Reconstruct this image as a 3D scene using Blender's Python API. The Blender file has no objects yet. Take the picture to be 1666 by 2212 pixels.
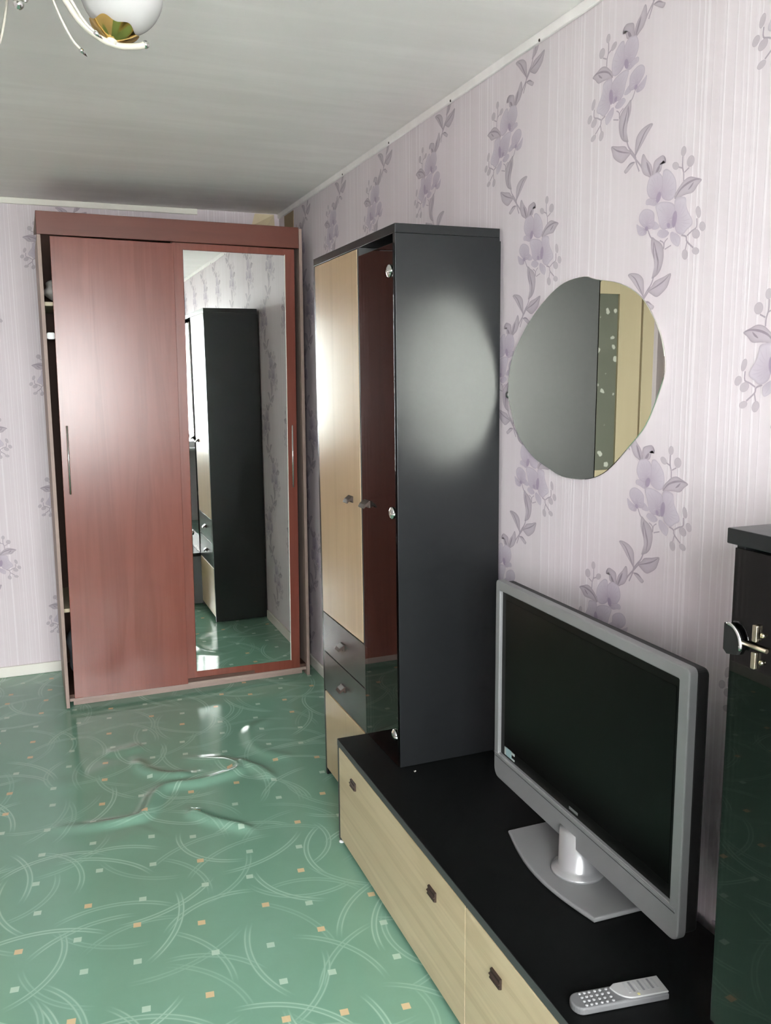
import bpy, bmesh, math, random
from mathutils import Vector, Matrix

SC = bpy.context.scene
COL = SC.collection
random.seed(7)

# ------------------------------------------------------------------ camera
CAM_POS = Vector((-1.3274, 0.0, 1.578))
YAW, PITCH, ROLL, FPX = 0.3789, -0.1536, -0.0091, 1859.25
fw = Vector((math.sin(YAW) * math.cos(PITCH), math.cos(YAW) * math.cos(PITCH), math.sin(PITCH)))
r0 = Vector((math.cos(YAW), -math.sin(YAW), 0.0))
u0 = r0.cross(fw)
rv = r0 * math.cos(ROLL) + u0 * math.sin(ROLL)
uv = u0 * math.cos(ROLL) - r0 * math.sin(ROLL)
cam_data = bpy.data.cameras.new('camera')
cam = bpy.data.objects.new('camera', cam_data)
COL.objects.link(cam)
M = Matrix((rv, uv, -fw)).transposed().to_4x4()
M.translation = CAM_POS
cam.matrix_world = M
cam_data.sensor_fit = 'VERTICAL'
cam_data.sensor_height = 36.0
cam_data.lens = 36.0 * FPX / 2212.0
cam_data.clip_start = 0.02
SC.camera = cam

# ------------------------------------------------------------------ daylight and exposure
SKY_STRENGTH = 20.0
world = bpy.data.worlds.new('sky')
SC.world = world
world.use_nodes = True
wn = world.node_tree.nodes
wn['Background'].inputs['Color'].default_value = (0.97, 0.985, 1.0, 1)
wn['Background'].inputs['Strength'].default_value = SKY_STRENGTH
vs = SC.view_settings
vs.view_transform = 'Standard'
vs.look = 'None'
vs.gamma = 1.0
vs.use_curve_mapping = False
vs.exposure = 1.0
SC.cycles.caustics_reflective = True
SC.cycles.caustics_refractive = True
SC.cycles.blur_glossy = 0.3
SC.cycles.max_bounces = 8
SC.cycles.diffuse_bounces = 4
SC.cycles.glossy_bounces = 6
SC.cycles.use_adaptive_sampling = True
SC.cycles.adaptive_threshold = 0.2
SC.cycles.adaptive_min_samples = 16
SC.cycles.transparent_max_bounces = 12
SC.cycles.sample_clamp_indirect = 12.0
SC.cycles.use_denoising = True

# room extents
XL, YB, YF, HC = -2.68, 4.92, -1.0, 2.5
WX0, WX1, WZ0, WZ1 = -2.25, -0.38, 0.82, 2.22      # window opening
pl = bpy.data.lights.new('window_portal', 'AREA')
pl.shape = 'RECTANGLE'
pl.size = WX1 - WX0
pl.size_y = WZ1 - WZ0
pl.cycles.is_portal = True
po = bpy.data.objects.new('window_portal', pl)
po.location = ((WX0 + WX1) / 2, YF - 0.16, (WZ0 + WZ1) / 2)
po.rotation_euler = (math.radians(90), 0, 0)      # local -Z points to +Y, into the room
COL.objects.link(po)

# ------------------------------------------------------------------ helpers
def tag(o, label=None, cat=None, kind=None, group=None):
    if label: o['label'] = label
    if cat: o['category'] = cat
    if kind: o['kind'] = kind
    if group: o['group'] = group
    return o

def empty(name, loc, rot=(0, 0, 0)):
    o = bpy.data.objects.new(name, None)
    o.location = loc
    o.rotation_euler = rot
    o.empty_display_size = 0.1
    COL.objects.link(o)
    return o

class MB:
    """collects shapes and links them as one mesh object"""
    def __init__(self, off=(0, 0, 0)):
        self.bm = bmesh.new()
        self.off = Vector(off)
    def box(self, x0, x1, y0, y1, z0, z1, bev=0.0, seg=2):
        b = bmesh.new()
        bmesh.ops.create_cube(b, size=1.0)
        for v in b.verts:
            v.co = Vector(((x0 + x1) / 2 + v.co.x * (x1 - x0), (y0 + y1) / 2 + v.co.y * (y1 - y0), (z0 + z1) / 2 + v.co.z * (z1 - z0)))
        if bev > 0:
            bmesh.ops.bevel(b, geom=b.edges[:], offset=bev, segments=seg, affect='EDGES', profile=0.5)
        return self.add(b)
    def add(self, b):
        m = bpy.data.meshes.new('tmp')
        b.to_mesh(m); b.free()
        self.bm.from_mesh(m)
        bpy.data.meshes.remove(m)
        return self
    def tube(self, pts, rad, seg=10, caps=True):
        b = bmesh.new()
        pts = [Vector(p) for p in pts]
        n = len(pts)
        rads = rad if isinstance(rad, (list, tuple)) else [rad] * n
        rings = []
        t0 = (pts[1] - pts[0]).normalized()
        ref = Vector((0, 0, 1)) if abs(t0.z) < 0.9 else Vector((1, 0, 0))
        nv = t0.cross(ref).normalized()
        for i in range(n):
            t = (pts[min(i + 1, n - 1)] - pts[max(i - 1, 0)]).normalized()
            nv = (nv - t * nv.dot(t)).normalized()
            bv = t.cross(nv)
            rings.append([b.verts.new(pts[i] + (nv * math.cos(2 * math.pi * k / seg) + bv * math.sin(2 * math.pi * k / seg)) * rads[i]) for k in range(seg)])
        for i in range(n - 1):
            for k in range(seg):
                f = b.faces.new((rings[i][k], rings[i][(k + 1) % seg], rings[i + 1][(k + 1) % seg], rings[i + 1][k]))
                f.smooth = True
        if caps:
            b.faces.new(rings[0][::-1]); b.faces.new(rings[-1])
        bmesh.ops.recalc_face_normals(b, faces=b.faces[:])
        return self.add(b)
    def lathe(self, prof, center=(0, 0, 0), axis=(0, 0, 1), seg=32):
        b = bmesh.new()
        rings = []
        for r, z in prof:
            if r < 1e-6:
                rings.append([b.verts.new((0, 0, z))])
            else:
                rings.append([b.verts.new((r * math.cos(2 * math.pi * k / seg), r * math.sin(2 * math.pi * k / seg), z)) for k in range(seg)])
        for i in range(len(rings) - 1):
            a, c = rings[i], rings[i + 1]
            for k in range(seg):
                k2 = (k + 1) % seg
                if len(a) == 1 and len(c) == 1: continue
                if len(a) == 1: f = b.faces.new((a[0], c[k], c[k2]))
                elif len(c) == 1: f = b.faces.new((a[k], a[k2], c[0]))
                else: f = b.faces.new((a[k], a[k2], c[k2], c[k]))
                f.smooth = True
        bmesh.ops.recalc_face_normals(b, faces=b.faces[:])
        q = Vector((0, 0, 1)).rotation_difference(Vector(axis).normalized())
        for v in b.verts:
            v.co = q @ v.co + Vector(center)
        return self.add(b)
    def prism(self, outline, axis, a, c, bev=0.0, seg=2, smooth=False):
        """outline: 2D points; axis 'x': (y,z), 'y': (x,z), 'z': (x,y); extruded from a to c"""
        b = bmesh.new()
        def P(p, w):
            return {'x': (w, p[0], p[1]), 'y': (p[0], w, p[1]), 'z': (p[0], p[1], w)}[axis]
        v0 = [b.verts.new(P(p, a)) for p in outline]
        v1 = [b.verts.new(P(p, c)) for p in outline]
        n = len(outline)
        b.faces.new(v0); b.faces.new(v1)
        for i in range(n):
            f = b.faces.new((v0[i], v0[(i + 1) % n], v1[(i + 1) % n], v1[i]))
            f.smooth = smooth
        bmesh.ops.recalc_face_normals(b, faces=b.faces[:])
        if bev > 0:
            es = [e for e in b.edges if (e.verts[0] in v0) == (e.verts[1] in v0)]
            bmesh.ops.bevel(b, geom=es, offset=bev, segments=seg, affect='EDGES', profile=0.5)
        return self.add(b)
    def quads(self, verts, faces):
        b = bmesh.new()
        vv = [b.verts.new(v) for v in verts]
        for f in faces: b.faces.new([vv[i] for i in f])
        return self.add(b)
    def build(self, name, mat, parent=None, off=None):
        off = Vector(off) if off is not None else self.off
        for v in self.bm.verts: v.co -= off
        m = bpy.data.meshes.new(name)
        self.bm.to_mesh(m); self.bm.free()
        if mat: m.materials.append(mat)
        o = bpy.data.objects.new(name, m)
        if parent: o.parent = parent
        COL.objects.link(o)
        return o

def smooth_closed(pts, n=4):
    out = []
    N = len(pts)
    for i in range(N):
        p0, p1, p2, p3 = pts[i - 1], pts[i], pts[(i + 1) % N], pts[(i + 2) % N]
        for k in range(n):
            t = k / n
            out.append(tuple(0.5 * (2 * p1[j] + (p2[j] - p0[j]) * t + (2 * p0[j] - 5 * p1[j] + 4 * p2[j] - p3[j]) * t * t + (-p0[j] + 3 * p1[j] - 3 * p2[j] + p3[j]) * t ** 3) for j in range(len(p1))))
    return out

def smooth_open(pts, n=5):
    out = []
    N = len(pts)
    for i in range(N - 1):
        p0, p1, p2, p3 = pts[max(i - 1, 0)], pts[i], pts[i + 1], pts[min(i + 2, N - 1)]
        for k in range(n):
            t = k / n
            out.append(tuple(0.5 * (2 * p1[j] + (p2[j] - p0[j]) * t + (2 * p0[j] - 5 * p1[j] + 4 * p2[j] - p3[j]) * t * t + (-p0[j] + 3 * p1[j] - 3 * p2[j] + p3[j]) * t ** 3) for j in range(len(p1))))
    out.append(tuple(pts[-1]))
    return out

def rrect(x0, x1, y0, y1, r, n=5, rb=None):
    rb = r if rb is None else rb
    o = []
    for cx, cy, a0, rr in ((x1 - r, y1 - r, 0, r), (x0 + r, y1 - r, 90, r), (x0 + rb, y0 + rb, 180, rb), (x1 - rb, y0 + rb, 270, rb)):
        for k in range(n + 1):
            a = math.radians(a0 + 90 * k / n)
            o.append((cx + rr * math.cos(a), cy + rr * math.sin(a)))
    return o

# ------------------------------------------------------------------ materials
class NT:
    def __init__(self, name):
        self.m = bpy.data.materials.new(name)
        self.m.use_nodes = True
        self.t = self.m.node_tree
        self.b = self.t.nodes['Principled BSDF']
    def n(self, typ, **kw):
        nd = self.t.nodes.new(typ)
        for k, v in kw.items():
            if k.startswith('i_'):
                nd.inputs[k[2:].replace('_', ' ')].default_value = v
            else: setattr(nd, k, v)
        return nd
    def l(self, a, b): self.t.links.new(a, b)
    def v(self, x, sock):
        if isinstance(x, (int, float)): sock.default_value = x
        else: self.l(x, sock)
    def math(self, op, a, b=0.0, c=0.0, clamp=False):
        nd = self.n('ShaderNodeMath', operation=op, use_clamp=clamp)
        self.v(a, nd.inputs[0]); self.v(b, nd.inputs[1]); self.v(c, nd.inputs[2])
        return nd.outputs[0]
    def sstep(self, x, a, b, o0=0.0, o1=1.0):
        nd = self.n('ShaderNodeMapRange', interpolation_type='SMOOTHSTEP')
        self.v(x, nd.inputs['Value'])
        nd.inputs['From Min'].default_value = a; nd.inputs['From Max'].default_value = b
        nd.inputs['To Min'].default_value = o0; nd.inputs['To Max'].default_value = o1
        return nd.outputs[0]
    def mix(self, f, a, b, typ='MIX'):
        nd = self.n('ShaderNodeMix', data_type='RGBA', blend_type=typ)
        self.v(f, nd.inputs[0])
        for x, s in ((a, nd.inputs[6]), (b, nd.inputs[7])):
            if isinstance(x, tuple): s.default_value = (*x[:3], 1)
            else: self.l(x, s)
        return nd.outputs[2]
    def coords(self, scale=(1, 1, 1), rot=(0, 0, 0), loc=(0, 0, 0), typ='Object'):
        tc = self.n('ShaderNodeTexCoord')
        mp = self.n('ShaderNodeMapping')
        mp.inputs['Scale'].default_value = scale
        mp.inputs['Rotation'].default_value = rot
        mp.inputs['Location'].default_value = loc
        self.l(tc.outputs[typ], mp.inputs[0])
        return mp.outputs[0]
    def noise(self, vec, scale, detail=3, rough=0.5, dist=0.0):
        nd = self.n('ShaderNodeTexNoise')
        self.l(vec, nd.inputs['Vector'])
        nd.inputs['Scale'].default_value = scale; nd.inputs['Detail'].default_value = detail
        nd.inputs['Roughness'].default_value = rough; nd.inputs['Distortion'].default_value = dist
        return nd.outputs[0]
    def bump(self, h, strength=0.2, dist=0.002):
        nd = self.n('ShaderNodeBump')
        nd.inputs['Strength'].default_value = strength; nd.inputs['Distance'].default_value = dist
        self.l(h, nd.inputs['Height'])
        self.l(nd.outputs[0], self.b.inputs['Normal'])
    def set(self, color=None, rough=None, metal=None, spec=None, coat=None, coat_rough=None):
        b = self.b
        if color is not None:
            if isinstance(color, tuple): b.inputs['Base Color'].default_value = (*color[:3], 1)
            else: self.l(color, b.inputs['Base Color'])
        if rough is not None: self.v(rough, b.inputs['Roughness'])
        if metal is not None: b.inputs['Metallic'].default_value = metal
        if spec is not None: b.inputs['Specular IOR Level'].default_value = spec
        if coat is not None: b.inputs['Coat Weight'].default_value = coat
        if coat_rough is not None: b.inputs['Coat Roughness'].default_value = coat_rough
        return self

def simple(name, color, rough=0.5, metal=0.0, spec=0.5, var=0.06, scale=30.0, bump=0.0):
    t = NT(name)
    n = t.noise(t.coords(), scale, 3)
    d = tuple(c * (1 - var) for c in color); h = tuple(min(1, c * (1 + var)) for c in color)
    t.set(t.mix(n, d, h), t.math('ADD', rough - 0.03, t.math('MULTIPLY', n, 0.06)), metal, spec)
    if bump: t.bump(n, bump)
    return t.m

def wood(name, ca, cb, axis, rough=0.35, spec=0.5, cath=0.5, freq=1.0, coat=0.0):
    """axis: index of the local axis the grain runs along"""
    t = NT(name)
    sc = [9.0 * freq, 9.0 * freq, 9.0 * freq]
    sc[axis] = 0.55
    big = t.noise(t.coords(tuple(sc)), 1.0, 4, 0.55, 0.6)
    sc2 = [150.0, 150.0, 150.0]
    sc2[axis] = 4.0
    fine = t.noise(t.coords(tuple(sc2)), 1.0, 2, 0.6)
    w = t.n('ShaderNodeMath', operation='SINE')
    t.l(t.math('MULTIPLY', big, 34.0), w.inputs[0])
    ring = t.math('POWER', t.math('MULTIPLY_ADD', w.outputs[0], 0.5, 0.5), 2.0)
    f = t.math('ADD', t.math('MULTIPLY', big, 0.85), t.math('MULTIPLY', fine, 0.22))
    f = t.math('ADD', t.math('SUBTRACT', f, 0.15), t.math('MULTIPLY', ring, 0.22 * cath), clamp=True)
    t.set(t.mix(f, ca, cb), t.math('MULTIPLY_ADD', big, 0.04, rough - 0.02), 0.0, spec, coat, 0.12)
    return t.m

MAT = {}
MAT['red_wood'] = wood('red_wood', (0.250, 0.068, 0.044), (0.150, 0.036, 0.023), 2, 0.26, 0.6, 0.8)
MAT['red_wood_h'] = wood('red_wood_h', (0.175, 0.050, 0.030), (0.105, 0.027, 0.017), 0, 0.40, 0.5, 0.3)
MAT['ash_v'] = wood('ash_v', (0.62, 0.46, 0.285), (0.42, 0.29, 0.165), 2, 0.30, 0.5, 0.5, 1.5)
MAT['ash_h'] = wood('ash_h', (0.72, 0.58, 0.39), (0.45, 0.33, 0.19), 1, 0.35, 0.5, 0.9, 1.8)
MAT['cream_wood'] = wood('cream_wood', (0.72, 0.62, 0.43), (0.62, 0.52, 0.35), 2, 0.45, 0.4, 0.1)
MAT['black_lam'] = simple('black_laminate', (0.010, 0.011, 0.012), 0.33, 0, 0.45, 0.2, 60, 0.02)
MAT['black_top'] = simple('black_top', (0.0045, 0.005, 0.005), 0.45, 0, 0.14, 0.25, 40, 0.02)
MAT['edge_grey'] = simple('grey_edging', (0.060, 0.060, 0.062), 0.5, 0, 0.45)
MAT['dark_gloss'] = simple('dark_gloss', (0.060, 0.060, 0.058), 0.24, 0, 0.6, 0.1)
MAT['bronze'] = simple('bronze', (0.045, 0.030, 0.024), 0.5, 0.0, 0.25)
MAT['chrome'] = simple('chrome', (0.72, 0.72, 0.70), 0.16, 1.0, 0.5, 0.03)
MAT['brass'] = simple('brass', (0.66, 0.46, 0.15), 0.14, 1.0, 0.5, 0.05)
MAT['hinge_brass'] = simple('hinge_brass', (0.62, 0.55, 0.42), 0.28, 1.0, 0.5, 0.05)
MAT['silver'] = simple('silver_plastic', (0.26, 0.26, 0.265), 0.38, 0.25, 0.5, 0.04)
MAT['silver_hi'] = simple('bright_silver_plastic', (0.40, 0.40, 0.41), 0.25, 0.5, 0.5, 0.03)
MAT['black_plastic'] = simple('black_plastic', (0.012, 0.012, 0.012), 0.5, 0, 0.35)
MAT['screen'] = simple('screen', (0.003, 0.003, 0.003), 0.22, 0, 0.13, 0.1)
MAT['bezel'] = simple('bezel', (0.004, 0.004, 0.004), 0.3, 0, 0.15)
MAT['white_paint'] = simple('white_paint', (0.80, 0.78, 0.71), 0.45, 0, 0.4, 0.03)
MAT['white_pvc'] = simple('white_pvc', (0.85, 0.85, 0.84), 0.3, 0, 0.5, 0.02)
MAT['cream_enamel'] = simple('cream_enamel', (0.56, 0.53, 0.46), 0.25, 0, 0.5, 0.02)
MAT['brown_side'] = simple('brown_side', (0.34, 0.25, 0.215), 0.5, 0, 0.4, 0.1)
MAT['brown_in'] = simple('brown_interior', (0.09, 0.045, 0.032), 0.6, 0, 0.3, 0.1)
MAT['cloth_white'] = simple('cloth_white', (0.72, 0.70, 0.66), 0.9, 0, 0.2, 0.06, 60, 0.3)
MAT['cloth_grey'] = simple('cloth_grey', (0.17, 0.18, 0.20), 0.9, 0, 0.2, 0.2, 60, 0.3)
MAT['rubber'] = simple('rubber', (0.02, 0.02, 0.02), 0.7, 0, 0.3)
MAT['rem_grey'] = simple('remote_grey', (0.16, 0.16, 0.165), 0.45, 0.1, 0.5)
MAT['rem_light'] = simple('remote_light', (0.42, 0.42, 0.42), 0.4, 0.2, 0.5)
MAT['btn'] = simple('button_grey', (0.36, 0.36, 0.37), 0.5, 0, 0.4)
MAT['btn_dark'] = simple('button_dark', (0.20, 0.20, 0.21), 0.5, 0, 0.4)
MAT['btn_yellow'] = simple('button_yellow', (0.62, 0.58, 0.26), 0.5, 0, 0.4)
MAT['sticker_grey'] = simple('sticker_grey', (0.36, 0.39, 0.38), 0.5, 0, 0.4)
MAT['sticker_teal'] = simple('sticker_teal', (0.25, 0.36, 0.37), 0.5, 0, 0.4)
MAT['plate'] = simple('name_plate', (0.22, 0.22, 0.22), 0.4, 0.4, 0.5)
MAT['outside'] = simple('outside_ground', (0.62, 0.62, 0.60), 0.95, 0, 0.1, 0.2, 0.4)
MAT['tan_board'] = simple('tan_board', (0.32, 0.24, 0.15), 0.8, 0, 0.2, 0.15, 25)

def mirror_mat(name, color, rough=0.0):
    t = NT(name)
    sm = t.noise(t.coords(), 7.0, 4)
    t.set(color, t.sstep(sm, 0.55, 0.85, rough, rough + 0.02), 1.0)
    return t.m
MAT['mirror'] = mirror_mat('mirror', (0.86, 0.89, 0.86))
MAT['mirror_tint'] = mirror_mat('tinted_mirror', (0.80, 0.81, 0.74))

def glass_mat(name, tint, refl=1.0, rough=0.0, ior=1.5):
    t = NT(name)
    nt = t.t
    out = [n for n in nt.nodes if n.type == 'OUTPUT_MATERIAL'][0]
    nt.nodes.remove(t.b)
    tr = t.n('ShaderNodeBsdfTransparent'); tr.inputs[0].default_value = (*tint, 1)
    gl = t.n('ShaderNodeBsdfGlossy'); gl.inputs['Color'].default_value = (1, 1, 1, 1); gl.inputs['Roughness'].default_value = rough
    fr = t.n('ShaderNodeFresnel'); fr.inputs[0].default_value = ior
    nz = t.noise(t.coords(), 5.0, 2)
    f = t.math('MULTIPLY', fr.outputs[0], t.math('MULTIPLY_ADD', nz, 0.05, refl - 0.025), clamp=True)
    mx = t.n('ShaderNodeMixShader')
    t.l(f, mx.inputs[0]); t.l(tr.outputs[0], mx.inputs[1]); t.l(gl.outputs[0], mx.inputs[2])
    t.l(mx.outputs[0], out.inputs[0])
    return t.m
MAT['glass'] = glass_mat('window_glass', (0.97, 0.98, 0.97))
MAT['smoked'] = glass_mat('smoked_glass', (0.22, 0.20, 0.20), 0.85, 0.01)

def opal():
    t = NT('opal_glass')
    n = t.noise(t.coords(), 12.0, 2)
    t.set(t.mix(n, (0.43, 0.425, 0.42), (0.47, 0.465, 0.46)), 0.15)
    return t.m
MAT['opal'] = opal()

def wallpaper(name, axis, phase):
    """pale lilac paper with fine embossed vertical lines; axis = world axis along the wall"""
    t = NT(name)
    tc = t.n('ShaderNodeTexCoord')
    sp = t.n('ShaderNodeSeparateXYZ')
    t.l(tc.outputs['Object'], sp.inputs[0])
    c = sp.outputs[axis]; z = sp.outputs[2]
    W = 0.543
    wob = t.n('ShaderNodeTexNoise', noise_dimensions='2D')
    cb = t.n('ShaderNodeCombineXYZ'); t.l(t.math('MULTIPLY', c, 5.0), cb.inputs[0]); t.l(t.math('MULTIPLY', z, 1.6), cb.inputs[1])
    t.l(cb.outputs[0], wob.inputs['Vector']); wob.inputs['Scale'].default_value = 1.0
    s = t.math('FRACT', t.math('DIVIDE', t.math('ADD', c, phase), W))
    cw = t.math('ADD', c, t.math('MULTIPLY', wob.outputs[0], 0.010))
    n1 = t.n('ShaderNodeTexNoise', noise_dimensions='1D')
    t.l(t.math('MULTIPLY', cw, 95.0), n1.inputs['W']); n1.inputs['Scale'].default_value = 1.0; n1.inputs['Detail'].default_value = 2.0
    lines = t.sstep(n1.outputs[0], 0.52, 0.66)
    # lines are dense in one half of each strip, sparse in the other
    dens = t.sstep(t.math('ABSOLUTE', t.math('SUBTRACT', s, 0.5)), 0.36, 0.20, 0.15, 1.0)
    n2 = t.n('ShaderNodeTexNoise', noise_dimensions='1D')
    t.l(t.math('MULTIPLY', c, 9.0), n2.inputs['W']); n2.inputs['Scale'].default_value = 1.0
    lines = t.math('MULTIPLY', lines, dens)
    mott = t.noise(t.coords((6, 6, 3)), 1.0, 4)
    base = t.mix(mott, (0.660, 0.590, 0.625), (0.715, 0.645, 0.675))
    base = t.mix(t.sstep(n2.outputs[0], 0.45, 0.65, 0, 0.35), base, (0.63, 0.56, 0.585))
    t.set(t.mix(t.math('MULTIPLY', lines, 0.5), base, (0.84, 0.79, 0.82)), 0.55, 0, 0.35)
    t.bump(lines, 0.25, 0.001)
    return t.m
AXIS0 = 1.7155
MAT['paper_side'] = wallpaper('wallpaper_side', 1, -AXIS0)
MAT['paper_back'] = wallpaper('wallpaper_back', 0, 1.15)

def print_mat():
    t = NT('flower_print_ink')
    a = t.n('ShaderNodeAttribute', attribute_name='ink')
    n = t.noise(t.coords((60, 60, 60)), 1.0, 3)
    t.set(t.mix(t.math('MULTIPLY', n, 0.18), a.outputs['Color'], (0.66, 0.60, 0.63)), 0.55, 0, 0.35)
    return t.m
MAT['ink'] = print_mat()

def ceiling_mat():
    t = NT('whitewash')
    st = t.noise(t.coords((1.2, 9.0, 1.0)), 1.0, 5, 0.6, 0.4)
    bl = t.noise(t.coords((1.5, 1.5, 1.0)), 1.0, 3)
    c = t.mix(t.sstep(st, 0.35, 0.7), (0.87, 0.835, 0.825), (0.93, 0.895, 0.885))
    c = t.mix(t.sstep(bl, 0.4, 0.7, 0, 0.35), c, (0.80, 0.76, 0.74))
    t.set(c, 0.9, 0, 0.2)
    return t.m
MAT['ceiling'] = ceiling_mat()

def floor_mat():
    t = NT('green_linoleum')
    tc = t.n('ShaderNodeTexCoord')
    def arc_layer(scale, rot, loc, seed, Rmin, Rmax):
        mp = t.n('ShaderNodeMapping')
        mp.inputs['Scale'].default_value = (scale, scale, 1); mp.inputs['Rotation'].default_value = (0, 0, rot); mp.inputs['Location'].default_value = loc
        t.l(tc.outputs['Object'], mp.inputs[0])
        fl = t.n('ShaderNodeVectorMath', operation='FLOOR'); t.l(mp.outputs[0], fl.inputs[0])
        fr = t.n('ShaderNodeVectorMath', operation='SUBTRACT'); t.l(mp.outputs[0], fr.inputs[0]); t.l(fl.outputs[0], fr.inputs[1])
        fs = t.n('ShaderNodeSeparateXYZ'); t.l(fr.outputs[0], fs.inputs[0])
        x = t.math('SUBTRACT', fs.outputs[0], 0.5); y = t.math('SUBTRACT', fs.outputs[1], 0.5)
        fls = t.n('ShaderNodeSeparateXYZ'); t.l(fl.outputs[0], fls.inputs[0])
        cc = t.n('ShaderNodeCombineXYZ'); t.l(fls.outputs[0], cc.inputs[0]); t.l(fls.outputs[1], cc.inputs[1]); cc.inputs[2].default_value = seed
        wnz = t.n('ShaderNodeTexWhiteNoise', noise_dimensions='3D'); t.l(cc.outputs[0], wnz.inputs[0])
        rs = t.n('ShaderNodeSeparateColor'); t.l(wnz.outputs['Color'], rs.inputs[0])
        ang = t.math('MULTIPLY', rs.outputs[0], 6.2832)
        R = t.math('MULTIPLY_ADD', rs.outputs[1], Rmax - Rmin, Rmin)
        ex = t.math('SUBTRACT', x, t.math('MULTIPLY', t.math('COSINE', ang), R))
        ey = t.math('SUBTRACT', y, t.math('MULTIPLY', t.math('SINE', ang), R))
        rr = t.math('SQRT', t.math('ADD', t.math('MULTIPLY', ex, ex), t.math('MULTIPLY', ey, ey)))
        sd = t.math('ABSOLUTE', t.math('SUBTRACT', rr, R))
        k = scale / 3.0
        line = t.sstep(t.math('ABSOLUTE', t.math('SUBTRACT', sd, 0.020 * k)), 0.003 * k, 0.0105 * k, 1.0, 0.0)
        swath = t.sstep(sd, 0.012 * k, 0.042 * k, 0.45, 0.0)
        cr = t.math('SQRT', t.math('ADD', t.math('MULTIPLY', x, x), t.math('MULTIPLY', y, y)))
        ends = t.sstep(cr, 0.28, 0.495, 1.0, 0.0)
        op = t.math('MULTIPLY_ADD', rs.outputs[2], 0.75, 0.30)
        body = t.math('MULTIPLY', t.math('ADD', line, t.math('MULTIPLY', swath, 0.5)), op)
        return t.math('MULTIPLY', body, ends)
    arcs = None
    for i, (s, ro, lo) in enumerate([(2.7, 0.3, (0.1, 0.2, 0)), (2.5, 1.1, (0.55, 0.3, 0)), (2.9, 2.0, (0.2, 0.75, 0)), (2.65, 2.7, (0.8, 0.6, 0)), (3.1, 0.8, (0.45, 0.9, 0)), (2.8, 1.6, (0.3, 0.4, 0))]):
        a = arc_layer(s, ro, lo, i * 3.7 + 1, 0.55, 1.0)
        arcs = a if arcs is None else t.math('MAXIMUM', arcs, a)
    # small printed squares
    mp = t.n('ShaderNodeMapping'); mp.inputs['Scale'].default_value = (6.0, 6.0, 1); mp.inputs['Rotation'].default_value = (0, 0, 0.12)
    t.l(tc.outputs['Object'], mp.inputs[0])
    fl = t.n('ShaderNodeVectorMath', operation='FLOOR'); t.l(mp.outputs[0], fl.inputs[0])
    fr = t.n('ShaderNodeVectorMath', operation='SUBTRACT'); t.l(mp.outputs[0], fr.inputs[0]); t.l(fl.outputs[0], fr.inputs[1])
    fs = t.n('ShaderNodeSeparateXYZ'); t.l(fr.outputs[0], fs.inputs[0])
    wnz = t.n('ShaderNodeTexWhiteNoise', noise_dimensions='2D'); t.l(fl.outputs[0], wnz.inputs[0])
    rs = t.n('ShaderNodeSeparateColor'); t.l(wnz.outputs['Color'], rs.inputs[0])
    ax = t.math('ABSOLUTE', t.math('SUBTRACT', fs.outputs[0], t.math('MULTIPLY_ADD', rs.outputs[0], 0.3, 0.35)))
    ay = t.math('ABSOLUTE', t.math('SUBTRACT', fs.outputs[1], t.math('MULTIPLY_ADD', rs.outputs[1], 0.3, 0.35)))
    sq = t.sstep(t.math('MAXIMUM', ax, ay), 0.060, 0.070, 1.0, 0.0)
    orange = t.math('GREATER_THAN', rs.outputs[2], 0.62)
    mott = t.noise(t.coords((4, 4, 4)), 1.0, 5, 0.6)
    fine = t.noise(t.coords((90, 90, 90)), 1.0, 2)
    base = t.mix(mott, (0.165, 0.325, 0.235), (0.215, 0.395, 0.295))
    base = t.mix(t.math('MULTIPLY', fine, 0.25), base, (0.165, 0.33, 0.24))
    c = t.mix(t.math('MULTIPLY', arcs, 0.50), base, (0.44, 0.66, 0.54))
    sqc = t.mix(orange, (0.48, 0.66, 0.54), (0.72, 0.52, 0.30))
    c = t.mix(t.math('MULTIPLY', sq, 0.85), c, sqc)
    t.set(c, t.math('MULTIPLY_ADD', mott, 0.06, 0.085), 0, 0.5)
    return t.m
MAT['floor'] = floor_mat()

def etched():
    t = NT('etched_glass')
    vo = t.n('ShaderNodeTexVoronoi'); t.l(t.coords((11, 11, 11)), vo.inputs['Vector']); vo.inputs['Scale'].default_value = 1.0
    nz = t.noise(t.coords((30, 30, 30)), 1.0, 2)
    f = t.sstep(t.math('ADD', vo.outputs['Distance'], t.math('MULTIPLY', nz, 0.35)), 0.42, 0.36, 0.0, 1.0)
    t.set(t.mix(f, (0.20, 0.21, 0.17), (0.70, 0.72, 0.66)), 0.3, 0, 0.5)
    return t.m
MAT['etched'] = etched()

# ------------------------------------------------------------------ structure: walls, ceiling, floor
def struct(mb, name, mat):
    return tag(mb.build(name, MAT[mat]), kind='structure')
T = 0.12
wall_right = struct(MB().box(0, T, YF - T, YB + T, -0.05, HC), 'wall_right', 'paper_side')
wall_back = struct(MB().box(XL, -0.0005, YB, YB + T, -0.05, HC), 'wall_back', 'paper_back')
wall_left = struct(MB().box(XL - T, XL, YF - T, YB + T, -0.05, HC), 'wall_left', 'paper_side')
wf = MB()
wf.box(XL, WX0, YF - T, YF, -0.05, HC).box(WX1, -0.0005, YF - T, YF, -0.05, HC)
wf.box(WX0, WX1, YF - T, YF, -0.05, WZ0).box(WX0, WX1, YF - T, YF, WZ1, HC)
wall_front = struct(wf, 'wall_front', 'paper_back')
ceiling = struct(MB().box(XL - T, T, YF - T, YB + T, HC + 0.0005, HC + T), 'ceiling', 'ceiling')
ground = struct(MB().box(-60, 60, -90, YF - 1.5, -9.2, -9.0), 'ground_outside', 'outside')

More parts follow.
